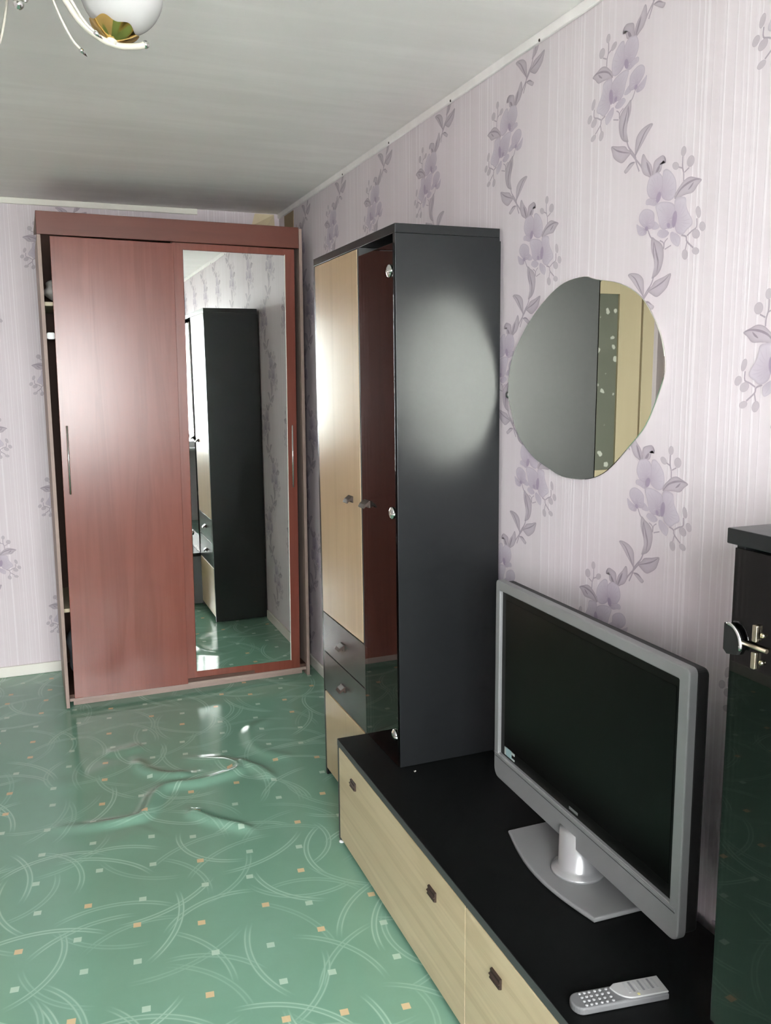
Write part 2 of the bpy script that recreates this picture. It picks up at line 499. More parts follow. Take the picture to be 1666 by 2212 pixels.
# linoleum floor with buckled ridges
RIDGES = [  # points, height, width
    ([(-1.36, 3.099), (-1.24, 3.068), (-1.102, 3.056), (-1.052, 3.102), (-1.012, 3.209), (-0.952, 3.268), (-0.831, 3.255), (-0.708, 3.283), (-0.664, 3.327), (-0.705, 3.424), (-0.834, 3.496)], 0.021, 0.028),
    ([(-0.671, 3.416), (-0.619, 3.329), (-0.582, 3.261), (-0.564, 3.162)], 0.019, 0.025),
    ([(-0.913, 3.052), (-0.847, 2.941), (-0.721, 2.816)], 0.019, 0.024),
    ([(-0.379, 3.801), (-0.51, 3.721), (-0.547, 3.56), (-0.534, 3.46), (-0.48, 3.38), (-0.40, 3.33)], 0.008, 0.036),
    ([(-1.049, 3.587), (-1.02, 3.456), (-0.946, 3.374), (-0.84, 3.349)], 0.015, 0.030),
    ([(-1.162, 3.668), (-0.993, 3.701)], 0.008, 0.045),
    ([(-1.45, 2.80), (-1.15, 2.92), (-1.05, 2.98)], 0.005, 0.07),
    ([(-1.5, 3.55), (-1.3, 3.45), (-1.1, 3.6)], 0.005, 0.07),
]
RS = []
for pts, h, w in RIDGES:
    sp = smooth_open(pts, 5)
    L = len(sp)
    RS.append((sp, h, w, min(p[0] for p in sp) - 4 * w, max(p[0] for p in sp) + 4 * w, min(p[1] for p in sp) - 4 * w, max(p[1] for p in sp) + 4 * w))
def floor_h(x, y):
    z = 0.0
    for sp, h, w, xa, xb, ya, yb in RS:
        if x < xa or x > xb or y < ya or y > yb: continue
        best = 9.0; bt = 0.0
        n = len(sp) - 1
        for i in range(n):
            ax, ay = sp[i]; bx, by = sp[i + 1]
            dx, dy = bx - ax, by - ay
            q = max(0.0, min(1.0, ((x - ax) * dx + (y - ay) * dy) / (dx * dx + dy * dy + 1e-12)))
            d = math.hypot(x - ax - dx * q, y - ay - dy * q)
            if d < best: best = d; bt = (i + q) / n
        env = min(1.0, math.sin(math.pi * min(max(bt, 0.04), 0.96)) * 1.8)
        z = max(z, h * env * math.exp(-(best / w) ** 2))
    if z < 2e-5: return 0.0
    # the furniture holds the sheet flat
    z *= max(0.0, min(1.0, (-0.385 - x) / 0.05)) * max(0.0, min(1.0, (4.22 - y) / 0.1))
    return z
def axis_steps(a, b, fa, fb, coarse, fine):
    v = [a]
    while v[-1] < b - 1e-6:
        s = fine if fa - 1e-6 <= v[-1] < fb else coarse
        nx = v[-1] + s
        if v[-1] < fa < nx: nx = fa
        v.append(min(nx, b))
    return v
xs = axis_steps(XL, 0.0, -1.6, -0.36, 0.12, 0.0095)
ys = axis_steps(YF - 0.02, YB, 2.6, 4.0, 0.12, 0.0095)
fv = [(x, y, floor_h(x, y)) for y in ys for x in xs]
nx_ = len(xs)
ff = [(j * nx_ + i, j * nx_ + i + 1, (j + 1) * nx_ + i + 1, (j + 1) * nx_ + i) for j in range(len(ys) - 1) for i in range(nx_ - 1)]
fm = bpy.data.meshes.new('floor')
fm.from_pydata(fv, [], ff)
for p in fm.polygons: p.use_smooth = True
fm.materials.append(MAT['floor'])
floor = bpy.data.objects.new('floor', fm)
COL.objects.link(floor)
tag(floor, kind='structure')

# skirting and ceiling strips
struct(MB().box(XL + 0.014, -0.014, YB - 0.014, YB, 0.0, 0.058, 0.004), 'baseboard_back', 'white_paint')
struct(MB().box(-0.014, 0.0, 3.165, YB, 0.0, 0.058, 0.004), 'baseboard_right', 'white_paint')
struct(MB().box(-0.014, 0.0, YF, 0.68, 0.0, 0.058, 0.004), 'baseboard_right', 'white_paint')
struct(MB().box(XL, XL + 0.014, YF, YB - 0.8, 0.0, 0.058, 0.004), 'baseboard_left', 'white_paint')
trim_1 = struct(MB().box(-0.010, -0.0002, YF, YB, HC - 0.026, HC, 0.002), 'trim_1', 'ceiling')
for y, z in ((2.155, 2.474), (2.70, 2.474), (3.24, 2.474), (3.79, 2.474), (1.6, 2.474)):
    MB().lathe([(0, 0), (0.004, 0), (0.004, 0.002), (0, 0.003)], (-0.009, y, z + 0.003), (-1, 0, 0), 10).build('nail', MAT['bronze'], trim_1)
trim_2 = struct(MB().box(XL, -0.46, YB - 0.014, YB - 0.0002, HC - 0.030, HC, 0.003), 'trim_2', 'white_paint')

# peeling paper in the ceiling corner
MB().quads([(-0.14, YB - 0.002, 2.497), (-0.03, YB - 0.002, 2.497), (-0.035, YB - 0.035, 2.40), (-0.09, YB - 0.05, 2.42), (-0.16, YB - 0.004, 2.43)], [(0, 1, 2, 3, 4)]).build('peeling_paper', MAT['cream_wood'], wall_back)
MB().box(-0.003, -0.0003, 4.62, 4.80, 2.33, 2.47).build('bare_patch', MAT['tan_board'], wall_right)

# ------------------------------------------------------------------ flower print of the wallpaper
MOTIF=[
 ('s',14,[(-0.0485,0.1272),(-0.0268,0.1062),(-0.0025,0.0832),(0.0098,0.0666),(0.0331,0.0512)]),
 ('s',13,[(0.0573,-0.173),(0.0498,-0.1882),(0.0365,-0.2012),(0.0231,-0.2162),(0.0208,-0.2269),(0.0077,-0.2514)]),
 ('s',11,[(0.1455,0.0196),(0.1444,0.0362),(0.1398,0.0503),(0.1397,0.0716)]),
 ('s',10,[(0.1413,0.0467),(0.1232,0.054)]),
 ('s',10,[(0.1468,0.0373),(0.1612,0.044)]),
 ('s',12,[(0.1451,-0.0932),(0.1605,-0.0988),(0.1637,-0.1093),(0.1845,-0.1254)]),
 ('s',11,[(0.1629,-0.0975),(0.1773,-0.0898),(0.1914,-0.0838),(0.1915,-0.0659)]),
 ('s',10,[(0.1638,-0.1109),(0.1597,-0.1254)]),
 ('s',9,[(0.1012,-0.0934),(0.091,-0.1005),(0.0892,-0.114)]),
 ('s',9,[(0.1128,-0.1104),(0.092,-0.1161)]),
 ('s',9,[(0.0746,-0.0946),(0.0871,-0.1016),(0.088,-0.1156)]),
 ('s',11,[(0.0315,-0.0654),(0.0408,-0.0809),(0.0495,-0.0875)]),
 ('b',0,[(0.1495,0.079),(0.1467,0.0737),(0.1419,0.0715),(0.1369,0.0732),(0.1337,0.0782),(0.1335,0.0846),(0.1363,0.0899),(0.1411,0.0921),(0.146,0.0904),(0.1492,0.0854)]),
 ('b',0,[(0.1761,0.0518),(0.1717,0.0462),(0.1649,0.0444),(0.1581,0.0471),(0.1541,0.0532),(0.1544,0.0604),(0.1589,0.0659),(0.1658,0.0677),(0.1725,0.065),(0.1764,0.0589)]),
 ('b',0,[(0.1287,0.0544),(0.127,0.0499),(0.1217,0.0481),(0.115,0.0495),(0.1094,0.0538),(0.107,0.0592),(0.1087,0.0637),(0.114,0.0655),(0.1207,0.064),(0.1263,0.0598)]),
 ('b',0,[(0.2031,-0.0544),(0.2031,-0.0616),(0.2001,-0.0657),(0.1954,-0.0652),(0.1906,-0.0602),(0.1877,-0.0527),(0.1878,-0.0455),(0.1908,-0.0414),(0.1956,-0.0419),(0.2003,-0.0469)]),
 ('b',0,[(0.219,-0.0866),(0.2176,-0.092),(0.213,-0.0948),(0.2071,-0.0939),(0.2021,-0.0896),(0.1998,-0.0835),(0.2013,-0.078),(0.2059,-0.0752),(0.2118,-0.0762),(0.2168,-0.0805)]),
 ('b',0,[(0.2033,-0.0995),(0.2014,-0.105),(0.1955,-0.1076),(0.188,-0.1065),(0.1816,-0.102),(0.1789,-0.0958),(0.1808,-0.0903),(0.1868,-0.0876),(0.1943,-0.0888),(0.2006,-0.0933)]),
 ('b',0,[(0.2032,-0.1346),(0.2014,-0.1387),(0.1961,-0.1407),(0.1893,-0.1398),(0.1836,-0.1363),(0.1812,-0.1316),(0.183,-0.1275),(0.1884,-0.1255),(0.1952,-0.1265),(0.2008,-0.1299)]),
 ('b',0,[(0.1687,-0.1374),(0.1673,-0.1436),(0.1628,-0.147),(0.1569,-0.1462),(0.1518,-0.1416),(0.1495,-0.1349),(0.151,-0.1287),(0.1555,-0.1253),(0.1615,-0.1261),(0.1665,-0.1308)]),
 ('l',0,[(0.0465,-0.0835),(0.0452,-0.1079),(0.0564,-0.1341),(0.0588,-0.152),(0.0543,-0.1691),(0.0519,-0.176),(0.0709,-0.1692),(0.0836,-0.1549),(0.0897,-0.1314),(0.0863,-0.1101),(0.0748,-0.0981),(0.0607,-0.0909)]),
 ('l',0,[(0.023,-0.2144),(0.0169,-0.2084),(-0.0015,-0.1921),(-0.0202,-0.1738),(-0.036,-0.1592),(-0.0242,-0.155),(0.0026,-0.1598),(0.0206,-0.1726),(0.0244,-0.1892),(0.0253,-0.2037)]),
 ('l',0,[(0.0394,-0.2015),(0.0529,-0.1921),(0.0634,-0.1825),(0.0903,-0.1766),(0.1165,-0.1708),(0.1123,-0.1876),(0.1051,-0.2007),(0.0871,-0.213),(0.0711,-0.2186),(0.054,-0.2118)]),
 ('l',0,[(0.0237,-0.2271),(0.0407,-0.2249),(0.0553,-0.2333),(0.064,-0.2393),(0.056,-0.2459),(0.0386,-0.2373)]),
 ('l',0,[(0.1197,-0.0135),(0.1191,-0.0034),(0.1335,0.0104),(0.1479,0.0207),(0.1649,0.0245),(0.1823,0.0193),(0.2019,0.0112),(0.1906,0.0023),(0.1769,-0.0096),(0.1549,-0.0102),(0.1324,-0.0126)]),
 ('l',0,[(0.0331,0.0512),(0.0101,0.0613),(-0.0009,0.0811),(0.0007,0.1017),(0.0075,0.1071),(0.0196,0.0922),(0.0343,0.0786),(0.0407,0.0634),(0.04,0.0515)]),
 ('l',0,[(0.0415,0.0495),(0.0419,0.0666),(0.0451,0.0813),(0.0583,0.0868),(0.0742,0.0891),(0.0826,0.0813),(0.0846,0.0708),(0.0763,0.0777),(0.0729,0.0666),(0.0683,0.0558),(0.0523,0.0524)]),
 ('v',16,[(0.0555,-0.0954),(0.0654,-0.123),(0.072,-0.143),(0.068,-0.1671)]),
 ('v',12,[(0.0554,-0.0936),(0.0538,-0.1126),(0.0592,-0.1344)]),
 ('v',12,[(0.0229,-0.2126),(0.0071,-0.1893),(-0.0086,-0.1695),(-0.027,-0.1583)]),
 ('v',12,[(0.045,-0.202),(0.0723,-0.194),(0.0961,-0.1842),(0.114,-0.1723)]),
 ('v',10,[(0.0237,-0.2271),(0.0409,-0.2276),(0.0554,-0.2351)]),
 ('v',16,[(0.1221,-0.0106),(0.1365,0.0032),(0.1584,0.012),(0.1825,0.0152),(0.1971,0.0122)]),
 ('v',14,[(0.1617,-0.0017),(0.1711,0.0046),(0.178,0.0113)]),
 ('v',22,[(0.0358,0.0524),(0.0264,0.0717),(0.0185,0.0873)]),
 ('v',26,[(0.0522,0.0541),(0.0598,0.0627),(0.0661,0.0698)]),
 ('v',12,[(0.0784,0.0865),(0.0834,0.0778),(0.0846,0.0708)]),
 ('p',0,[(0.0225,-0.0077),(0.022,0.0012),(0.033,0.0044),(0.0527,-0.001),(0.0641,-0.01),(0.0536,-0.0159),(0.0367,-0.0111)],(0.0635,0.0004)),
 ('p',1,[(0.0767,0.0489),(0.0815,0.0563),(0.0921,0.0557),(0.1084,0.0439),(0.1211,0.0262),(0.1236,0.0057),(0.1169,-0.0097),(0.1016,-0.0135),(0.0827,-0.0066),(0.0739,0.007)],(0.0662,-0.0001)),
 ('p',2,[(0.0331,0.0512),(0.0255,0.0389),(0.0237,0.0219),(0.0359,0.0039),(0.0582,-0.0021),(0.0742,0.0018),(0.0783,0.0214),(0.0771,0.042),(0.0602,0.0558),(0.044,0.0541)],(0.0662,-0.0001)),
 ('c',0,[(0.0736,-0.0019),(0.0695,-0.0082),(0.0641,-0.0111),(0.0595,-0.0095),(0.0574,-0.0039),(0.0587,0.0034),(0.0628,0.0097),(0.0682,0.0125),(0.0728,0.0109),(0.0748,0.0054)]),
 ('p',0,[(-0.0096,-0.0465),(0.0023,-0.0519),(0.0257,-0.0628),(0.0263,-0.0734),(0.0122,-0.0749),(-0.0025,-0.0691)],(0.0285,-0.0614)),
 ('p',0,[(0.0528,-0.0496),(0.0669,-0.0571),(0.0728,-0.0649),(0.0621,-0.0685),(0.0454,-0.0641)],(0.0313,-0.0619)),
 ('p',1,[(0.0008,-0.025),(0.0146,-0.0168),(0.0344,-0.0194),(0.0517,-0.0303),(0.0539,-0.0445),(0.0534,-0.0601),(0.0371,-0.0645),(0.0198,-0.0583),(0.0049,-0.047),(-0.0014,-0.0371)],(0.0285,-0.0614)),
 ('c',0,[(0.0347,-0.0624),(0.0337,-0.0653),(0.0307,-0.0668),(0.0268,-0.0662),(0.0236,-0.0638),(0.0222,-0.0604),(0.0232,-0.0575),(0.0262,-0.056),(0.0301,-0.0566),(0.0333,-0.0591)]),
 ('p',3,[(0.0655,-0.0794),(0.0732,-0.0719),(0.0894,-0.0727),(0.1058,-0.0821),(0.0983,-0.0895),(0.0851,-0.091),(0.0713,-0.0855)],(0.1099,-0.0641)),
 ('p',3,[(0.1111,-0.0829),(0.1242,-0.0849),(0.1429,-0.0978),(0.1389,-0.1158),(0.1232,-0.1102),(0.112,-0.0984)],(0.1099,-0.0641)),
 ('p',4,[(0.1199,-0.0169),(0.1374,-0.0119),(0.1553,-0.0169),(0.159,-0.0357),(0.1673,-0.0503),(0.1781,-0.0653),(0.1789,-0.0769),(0.1646,-0.0845),(0.1526,-0.0926),(0.1399,-0.0907),(0.1265,-0.0802),(0.1223,-0.0543)],(0.1099,-0.0641)),
 ('p',5,[(0.0564,-0.0172),(0.0696,-0.011),(0.0964,-0.0143),(0.1177,-0.0232),(0.1238,-0.0377),(0.1251,-0.0581),(0.1157,-0.0735),(0.1,-0.0727),(0.084,-0.0719),(0.0726,-0.0615),(0.066,-0.0414)],(0.1099,-0.0641)),
 ('c',0,[(0.1301,-0.058),(0.127,-0.0681),(0.1221,-0.0736),(0.1173,-0.0724),(0.1144,-0.0649),(0.1146,-0.054),(0.1177,-0.0438),(0.1227,-0.0384),(0.1274,-0.0397),(0.1303,-0.0471)]),
 ('c',0,[(0.1093,-0.0674),(0.1084,-0.0707),(0.1057,-0.0724),(0.1021,-0.0719),(0.099,-0.0692),(0.0977,-0.0655),(0.0986,-0.0621),(0.1014,-0.0604),(0.105,-0.061),(0.108,-0.0636)]),
]

LEAF, LEAF_E, VEIN = (0.44, 0.378, 0.428), (0.34, 0.285, 0.335), (0.285, 0.235, 0.28)
PET, PET_E, PET_C = (0.585, 0.525, 0.590), (0.47, 0.41, 0.475), (0.40, 0.33, 0.415)
BUD, BUD_E, STEM, CEN = (0.49, 0.43, 0.475), (0.41, 0.35, 0.40), (0.38, 0.32, 0.375), (0.33, 0.26, 0.36)
def lerp(a, b, t): return tuple(a[i] + (b[i] - a[i]) * t for i in range(3))
def build_motif(mirror):
    V, F, Cc = [], [], []
    sgn = -1.0 if mirror else 1.0
    U = 0.00031
    def fan(pts, h, col_edge, col_mid, col_in, focus=None, fr=None):
        sp = smooth_closed(pts, 3)
        n = len(sp)
        cx = sum(p[0] for p in sp) / n; cy = sum(p[1] for p in sp) / n
        b = len(V)
        for s, c in ((1.0, col_edge), (0.86, col_mid), (0.5, col_in)):
            for p in sp:
                x = cx + (p[0] - cx) * s; y = cy + (p[1] - cy) * s
                V.append((x * sgn, y, h))
                if focus:
                    d = math.hypot(x - focus[0], y - focus[1]) / fr
                    k = max(0.0, 1.0 - d) ** 1.3
                    Cc.append(lerp(c, PET_C, min(1, k)))
                else: Cc.append(c)
        V.append((cx * sgn, cy, h))
        Cc.append(lerp(col_in, PET_C, max(0.0, 1.0 - math.hypot(cx - focus[0], cy - focus[1]) / fr) ** 1.3) if focus else col_in)
        for r in range(2):
            for i in range(n):
                j = (i + 1) % n
                F.append((b + r * n + i, b + r * n + j, b + (r + 1) * n + j, b + (r + 1) * n + i))
        for i in range(n):
            F.append((b + 2 * n + i, b + 2 * n + (i + 1) % n, b + 3 * n))
    def strip(pts, w, h, col, taper):
        sp = smooth_open(pts, 4)
        n = len(sp)
        b = len(V)
        for i, p in enumerate(sp):
            a = sp[max(i - 1, 0)]; c = sp[min(i + 1, n - 1)]
            dx, dy = c[0] - a[0], c[1] - a[1]
            l = math.hypot(dx, dy) or 1e-6
            ww = w * 0.5 * ((math.sin(math.pi * (0.08 + 0.9 * i / (n - 1)))) if taper else 1.0)
            V.append(((p[0] - dy / l * ww) * sgn, p[1] + dx / l * ww, h)); Cc.append(col)
            V.append(((p[0] + dy / l * ww) * sgn, p[1] - dx / l * ww, h)); Cc.append(col)
        for i in range(n - 1):
            F.append((b + 2 * i, b + 2 * i + 1, b + 2 * i + 3, b + 2 * i + 2))
    kb = 0
    for d in MOTIF:
        k = d[0]
        if k == 's': strip(d[2], d[1] * U, 0.0002, STEM, False)
        elif k == 'b': fan(d[2], 0.0003 + 0.00005 * (kb % 3), BUD_E, BUD, BUD); kb += 1
        elif k == 'l': fan(d[2], 0.0005 + 0.00004 * (kb % 4), LEAF_E, LEAF, lerp(LEAF, PET, 0.35)); kb += 1
        elif k == 'v': strip(d[2], d[1] * U, 0.0008, VEIN, True)
        elif k == 'p':
            hh = 0.0009 + 0.0001 * d[1]
            fan(d[2], hh, PET_E, PET, PET, d[3], 0.070)
            # fine veins running out from the flower centre
            sp = smooth_closed(d[2], 2)
            cx = sum(p[0] for p in sp) / len(sp); cy = sum(p[1] for p in sp) / len(sp)
            for q in sp[::2]:
                ex, ey = cx + (q[0] - cx) * 0.80, cy + (q[1] - cy) * 0.80
                dx, dy = ex - d[3][0], ey - d[3][1]
                if math.hypot(dx, dy) < 0.012: continue
                s0 = 0.42
                a0 = (cx + (d[3][0] - cx) * 0.55, cy + (d[3][1] - cy) * 0.55)
                a0 = (a0[0] + (ex - a0[0]) * 0.25, a0[1] + (ey - a0[1]) * 0.25)
                strip([a0, ((a0[0] + ex) / 2 + dy * 0.03, (a0[1] + ey) / 2 - dx * 0.03), (ex, ey)], 0.0022, hh + 0.00004, lerp(PET, PET_C, 0.45), True)
        elif k == 'c': fan(d[2], 0.0016, PET_C, CEN, CEN)
    m = bpy.data.meshes.new('flower_print')
    m.from_pydata(V, [], F)
    at = m.color_attributes.new('ink', 'FLOAT_COLOR', 'POINT')
    for i, c in enumerate(Cc): at.data[i].color = (*c, 1)
    m.materials.append(MAT['ink'])
    m.validate()
    return m
MOT = (build_motif(False), build_motif(True))
PER, COLW, Z0 = 0.6464, 0.543, 1.9756
def clipped(me, lo, hi):
    b = bmesh.new(); b.from_mesh(me)
    for z, nz in ((hi, 1.0), (lo, -1.0)):
        bmesh.ops.bisect_plane(b, geom=b.verts[:] + b.edges[:] + b.faces[:], plane_co=(0, z, 0), plane_no=(0, nz, 0), clear_outer=True)
    m = bpy.data.meshes.new('flower_print'); b.to_mesh(m); b.free()
    if not m.materials: m.materials.append(MAT['ink'])
    return m
SPRAYS = []
for k in range(-1, 7):
    z = Z0 + PER / 2 - k * PER / 2
    me = MOT[k % 2 == 0]
    if z + 0.12 > HC - 0.027 or z - 0.28 < 0.060: me = clipped(me, 0.060 - z, HC - 0.027 - z)
    SPRAYS.append((z, me, 0.0 if k % 2 == 0 else 0.0001))
def put_prints(parent, mats):
    for mtx in mats:
        for z, me, lift in SPRAYS:
            o = bpy.data.objects.new('flower_print', me)
            o.matrix_world = mtx @ Matrix.Translation((0, z, lift))
            o.parent = parent
            COL.objects.link(o)
# right wall: picture-right is -Y, the print faces -X
mats_r = []
for i in range(-4, 6):
    y = AXIS0 + COLW * i
    if YF + 0.25 < y < YB - 0.2:
        mats_r.append(Matrix(((0, 0, -1, -0.0002), (-1, 0, 0, y), (0, 1, 0, 0), (0, 0, 0, 1))))
put_prints(wall_right, mats_r)
mats_b = []
for i in range(-3, 2):
    x = -1.15 + COLW * i
    if XL + 0.15 < x < -0.1:
        mats_b.append(Matrix(((1, 0, 0, x), (0, 0, -1, YB - 0.0002), (0, 1, 0, 0), (0, 0, 0, 1))))
put_prints(wall_back, [m for m in mats_b if m[0][3] < -1.0 and m[0][3] > -1.9])

# ------------------------------------------------------------------ window behind the camera, door at the back
window_1 = empty('window_1', ((WX0 + WX1) / 2, YF, WZ0)); tag(window_1, kind='structure')
wo = window_1.location.copy()
fr = MB(wo)
y0, y1 = YF - 0.10, YF - 0.04
fr.box(WX0, WX0 + 0.06, y0, y1, WZ0, WZ1).box(WX1 - 0.06, WX1, y0, y1, WZ0, WZ1)
fr.box(WX0 + 0.06, WX1 - 0.06, y0, y1, WZ0, WZ0 + 0.06).box(WX0 + 0.06, WX1 - 0.06, y0, y1, WZ1 - 0.06, WZ1)
m1 = WX0 + (WX1 - WX0) / 3; m2 = WX0 + (WX1 - WX0) * 2 / 3
for m_ in (m1, m2): fr.box(m_ - 0.04, m_ + 0.04, y0, y1, WZ0 + 0.06, WZ1 - 0.06)
fr.build('window_frame', MAT['white_pvc'], window_1)
for a, b in ((WX0 + 0.06, m1 - 0.04), (m1 + 0.04, m2 - 0.04), (m2 + 0.04, WX1 - 0.06)):
    MB(wo).box(a, b, YF - 0.073, YF - 0.067, WZ0 + 0.06, WZ1 - 0.06).build('pane', MAT['glass'], window_1)
MB(wo).box(WX0 - 0.05, WX1 + 0.05, YF + 0.0005, YF + 0.16, WZ0 - 0.03, WZ0 - 0.001, 0.006).build('window_sill', MAT['white_pvc'], window_1)

door_1 = empty('door_1', (-2.16, YB - 0.02, 0.0)); tag(door_1, kind='structure')
do = door_1.location.copy()
lf = MB(do)
yd0, yd1 = YB - 0.045, YB - 0.005
lf.box(-2.50, -2.32, yd0, yd1, 0.012, 2.24, 0.002).box(-1.95, -1.80, yd0, yd1, 0.012, 2.24, 0.002)
lf.box(-2.32, -1.95, yd0, yd1, 0.012, 0.95).box(-2.32, -1.95, yd0, yd1, 2.12, 2.24)
lf.build('door_leaf', MAT['cream_wood'], door_1)
MB(do).box(-2.32, -1.95, YB - 0.028, YB - 0.020, 0.95, 2.12).build('etched_pane', MAT['etched'], door_1)
dt = MB(do)
for a in (-2.62, -1.795): dt.box(a, a + 0.095, YB - 0.035, YB - 0.001, 0.0, 2.34, 0.004)
dt.box(-2.525, -1.795, YB - 0.035, YB - 0.001, 2.25, 2.34, 0.004)
dt.build('door_frame', MAT['cream_wood'], door_1)
MB(do).tube([(-1.87, yd0, 1.02), (-1.87, yd0 - 0.05, 1.02), (-1.98, yd0 - 0.05, 1.02)], 0.009).build('door_handle', MAT['chrome'], door_1)

# ------------------------------------------------------------------ sliding wardrobe (local: x along the front, y into the depth)
WB = empty('sliding_wardrobe', (-1.2995, 4.286, 0.0), (0, 0.0045, 0.0150))
tag(WB, 'red-brown wooden sliding wardrobe with a long mirror on its right door', 'wardrobe')
def wbox(name, mat, *a, parent=WB, bev=0.0): return MB().box(*a, bev).build(name, MAT[mat], parent)
WW, WD, WH = 1.238, 0.56, 2.334
wbox('side_panel', 'brown_side', 0, 0.016, 0.0, WD, 0.006, 2.232, bev=0.001)
wbox('side_panel', 'brown_side', WW - 0.016, WW, 0.0, WD, 0.001, WH - 0.006, bev=0.001)
wbox('fascia', 'red_wood_h', 0, WW - 0.017, 0.0, 0.02, 2.233, WH, bev=0.0015)
wbox('top_panel', 'brown_side', 0, WW - 0.017, 0.021, WD, WH - 0.02, WH - 0.002)
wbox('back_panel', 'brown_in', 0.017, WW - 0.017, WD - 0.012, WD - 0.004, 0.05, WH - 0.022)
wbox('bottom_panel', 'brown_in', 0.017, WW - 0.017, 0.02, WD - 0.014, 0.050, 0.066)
wbox('track', 'brown_side', 0.017, WW - 0.017, 0.012, 0.085, 0.034, 0.049, bev=0.001)
wbox('plinth', 'brown_side', 0.035, WW - 0.030, 0.045, 0.060, 0.002, 0.033)
wbox('shelf', 'cream_wood', 0.018, 0.60, 0.075, WD - 0.014, 1.925, 1.943)
wbox('shelf', 'cream_wood', 0.018, 0.60, 0.075, WD - 0.014, 0.466, 0.484)
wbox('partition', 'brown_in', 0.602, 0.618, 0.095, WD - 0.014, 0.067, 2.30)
MB().tube([(0.024, 0.30, 1.79), (0.60, 0.30, 1.79)], 0.012).build('hanging_rail', MAT['chrome'], WB)
MB().prism(rrect(0.018, 0.056, 1.774, 1.806, 0.010), 'y', 0.094, 0.112, 0.002).build('rail_bracket', MAT['white_pvc'], WB)  # white colour imitates window glare on a chrome bracket

DL = empty('door', (0.0, 0.0, 0.0)); DL.parent = WB; DL.location = (0.040, 0.003, 0.050); DL.rotation_euler = (0, 0.0065, 0)
MB().box(0, 0.548, 0, 0.018, 0.0, 2.178, 0.0012).build('door_panel', MAT['red_wood'], DL)
h = MB()
h.tube([(0.030, -0.020, 1.005), (0.030, -0.020, 1.325)], 0.0042, 10)
for z in (1.02, 1.31): h.tube([(0.030, -0.020, z), (0.030, 0.002, z)], 0.0035, 8)
h.build('handle', MAT['chrome'], DL)
DR = empty('door', (0, 0, 0)); DR.parent = WB; DR.location = (0.588, 0.026, 0.050); DR.rotation_euler = (0.0027, 0.0055, -0.017)
dr = MB()
dr.box(0, 0.600, 0, 0.018, 0, 2.182, 0.0012)
dr.build('door_panel', MAT['red_wood'], DR)
MB().box(0.047, 0.548, -0.004, -0.0005, 0.050, 2.150, 0.0015, 1).build('mirror', MAT['mirror'], DR)
me_ = MB()
me_.box(0.5482, 0.5505, -0.005, -0.0003, 0.049, 2.152)
me_.build('mirror_edge', MAT['white_paint'], DR)
h = MB()
h.tube([(0.572, -0.018, 0.985), (0.572, -0.018, 1.305)], 0.0042, 10)
for z in (1.0, 1.29): h.tube([(0.572, -0.018, z), (0.572, 0.002, z)], 0.0035, 8)
h.build('handle', MAT['chrome'], DR)

def cloth_lump(name, mat, center, rx, ry, rz, seed, label, cat):
    """rumpled cloth: a stack of wavy folds"""
    rnd = random.Random(seed)
    b = bmesh.new()
    bmesh.ops.create_icosphere(b, subdivisions=4, radius=1.0)
    ph = [rnd.uniform(0, 6.28) for _ in range(6)]
    for v in b.verts:
        x, y, z = v.co
        e = 0.7
        x = math.copysign(abs(x) ** e, x); y = math.copysign(abs(y) ** e, y); z = math.copysign(abs(z) ** e, z)
        f = 1 + 0.05 * math.sin(7 * z + ph[0] + 2 * math.sin(3 * x + ph[1])) + 0.04 * math.sin(9 * x + ph[2] + 3 * y)
        v.co = Vector((x * rx * f, y * ry * f, z * rz * (1 + 0.03 * math.sin(5 * x + ph[3]))))
    zmin = min(v.co.z for v in b.verts)
    for v in b.verts: v.co.z -= zmin
    for f in b.faces: f.smooth = True
    mb = MB(); mb.add(b)
    o = mb.build(name, MAT[mat])
    o.location = WB.matrix_basis @ Vector(center)
    o.rotation_euler = WB.rotation_euler
    return tag(o, label, cat)
cloth_lump('folded_linen', 'cloth_white', (0.19, 0.20, 1.9445), 0.165, 0.10, 0.060, 3, 'pile of white folded linen on the upper shelf inside the wardrobe gap', 'linen')
cloth_lump('cloth_bundle', 'cloth_grey', (0.19, 0.25, 0.0675), 0.155, 0.12, 0.165, 5, 'dark grey cloth bundle at the bottom of the wardrobe gap', 'clothing')

# ------------------------------------------------------------------ handles
def tab_handle(parent, off, y, z, x, w=0.042, mat='bronze', name='handle', flat=False):
    """small bent metal tab handle on a front facing -X"""
    mb = MB(off)
    pr = [(x + 0.001, z - 0.010), (x - 0.004, z - 0.010), (x - 0.006, z - 0.002), (x - 0.016, z - 0.006), (x - 0.022, z - 0.012), (x - 0.024, z - 0.009), (x - 0.018, z + 0.001), (x - 0.007, z + 0.009), (x - 0.004, z + 0.012), (x + 0.001, z + 0.012)]
    if flat:
        pr = [(x + 0.001, z - 0.013), (x - 0.003, z - 0.013), (x - 0.008, z - 0.011), (x - 0.005, z - 0.003), (x - 0.010, z), (x - 0.005, z + 0.003), (x - 0.006, z + 0.010), (x - 0.003, z + 0.012), (x + 0.001, z + 0.012)]
    b = bmesh.new()
    v0 = [b.verts.new((p[0], y - w / 2, p[1])) for p in pr]
    v1 = [b.verts.new((p[0], y + w / 2, p[1])) for p in pr]
    b.faces.new(v0); b.faces.new(v1)
    for i in range(len(pr)): b.faces.new((v0[i], v0[(i + 1) % len(pr)], v1[(i + 1) % len(pr)], v1[i]))
    bmesh.ops.recalc_face_normals(b, faces=b.faces[:])
    mb.add(b)
    return mb.build(name, MAT[mat], parent)

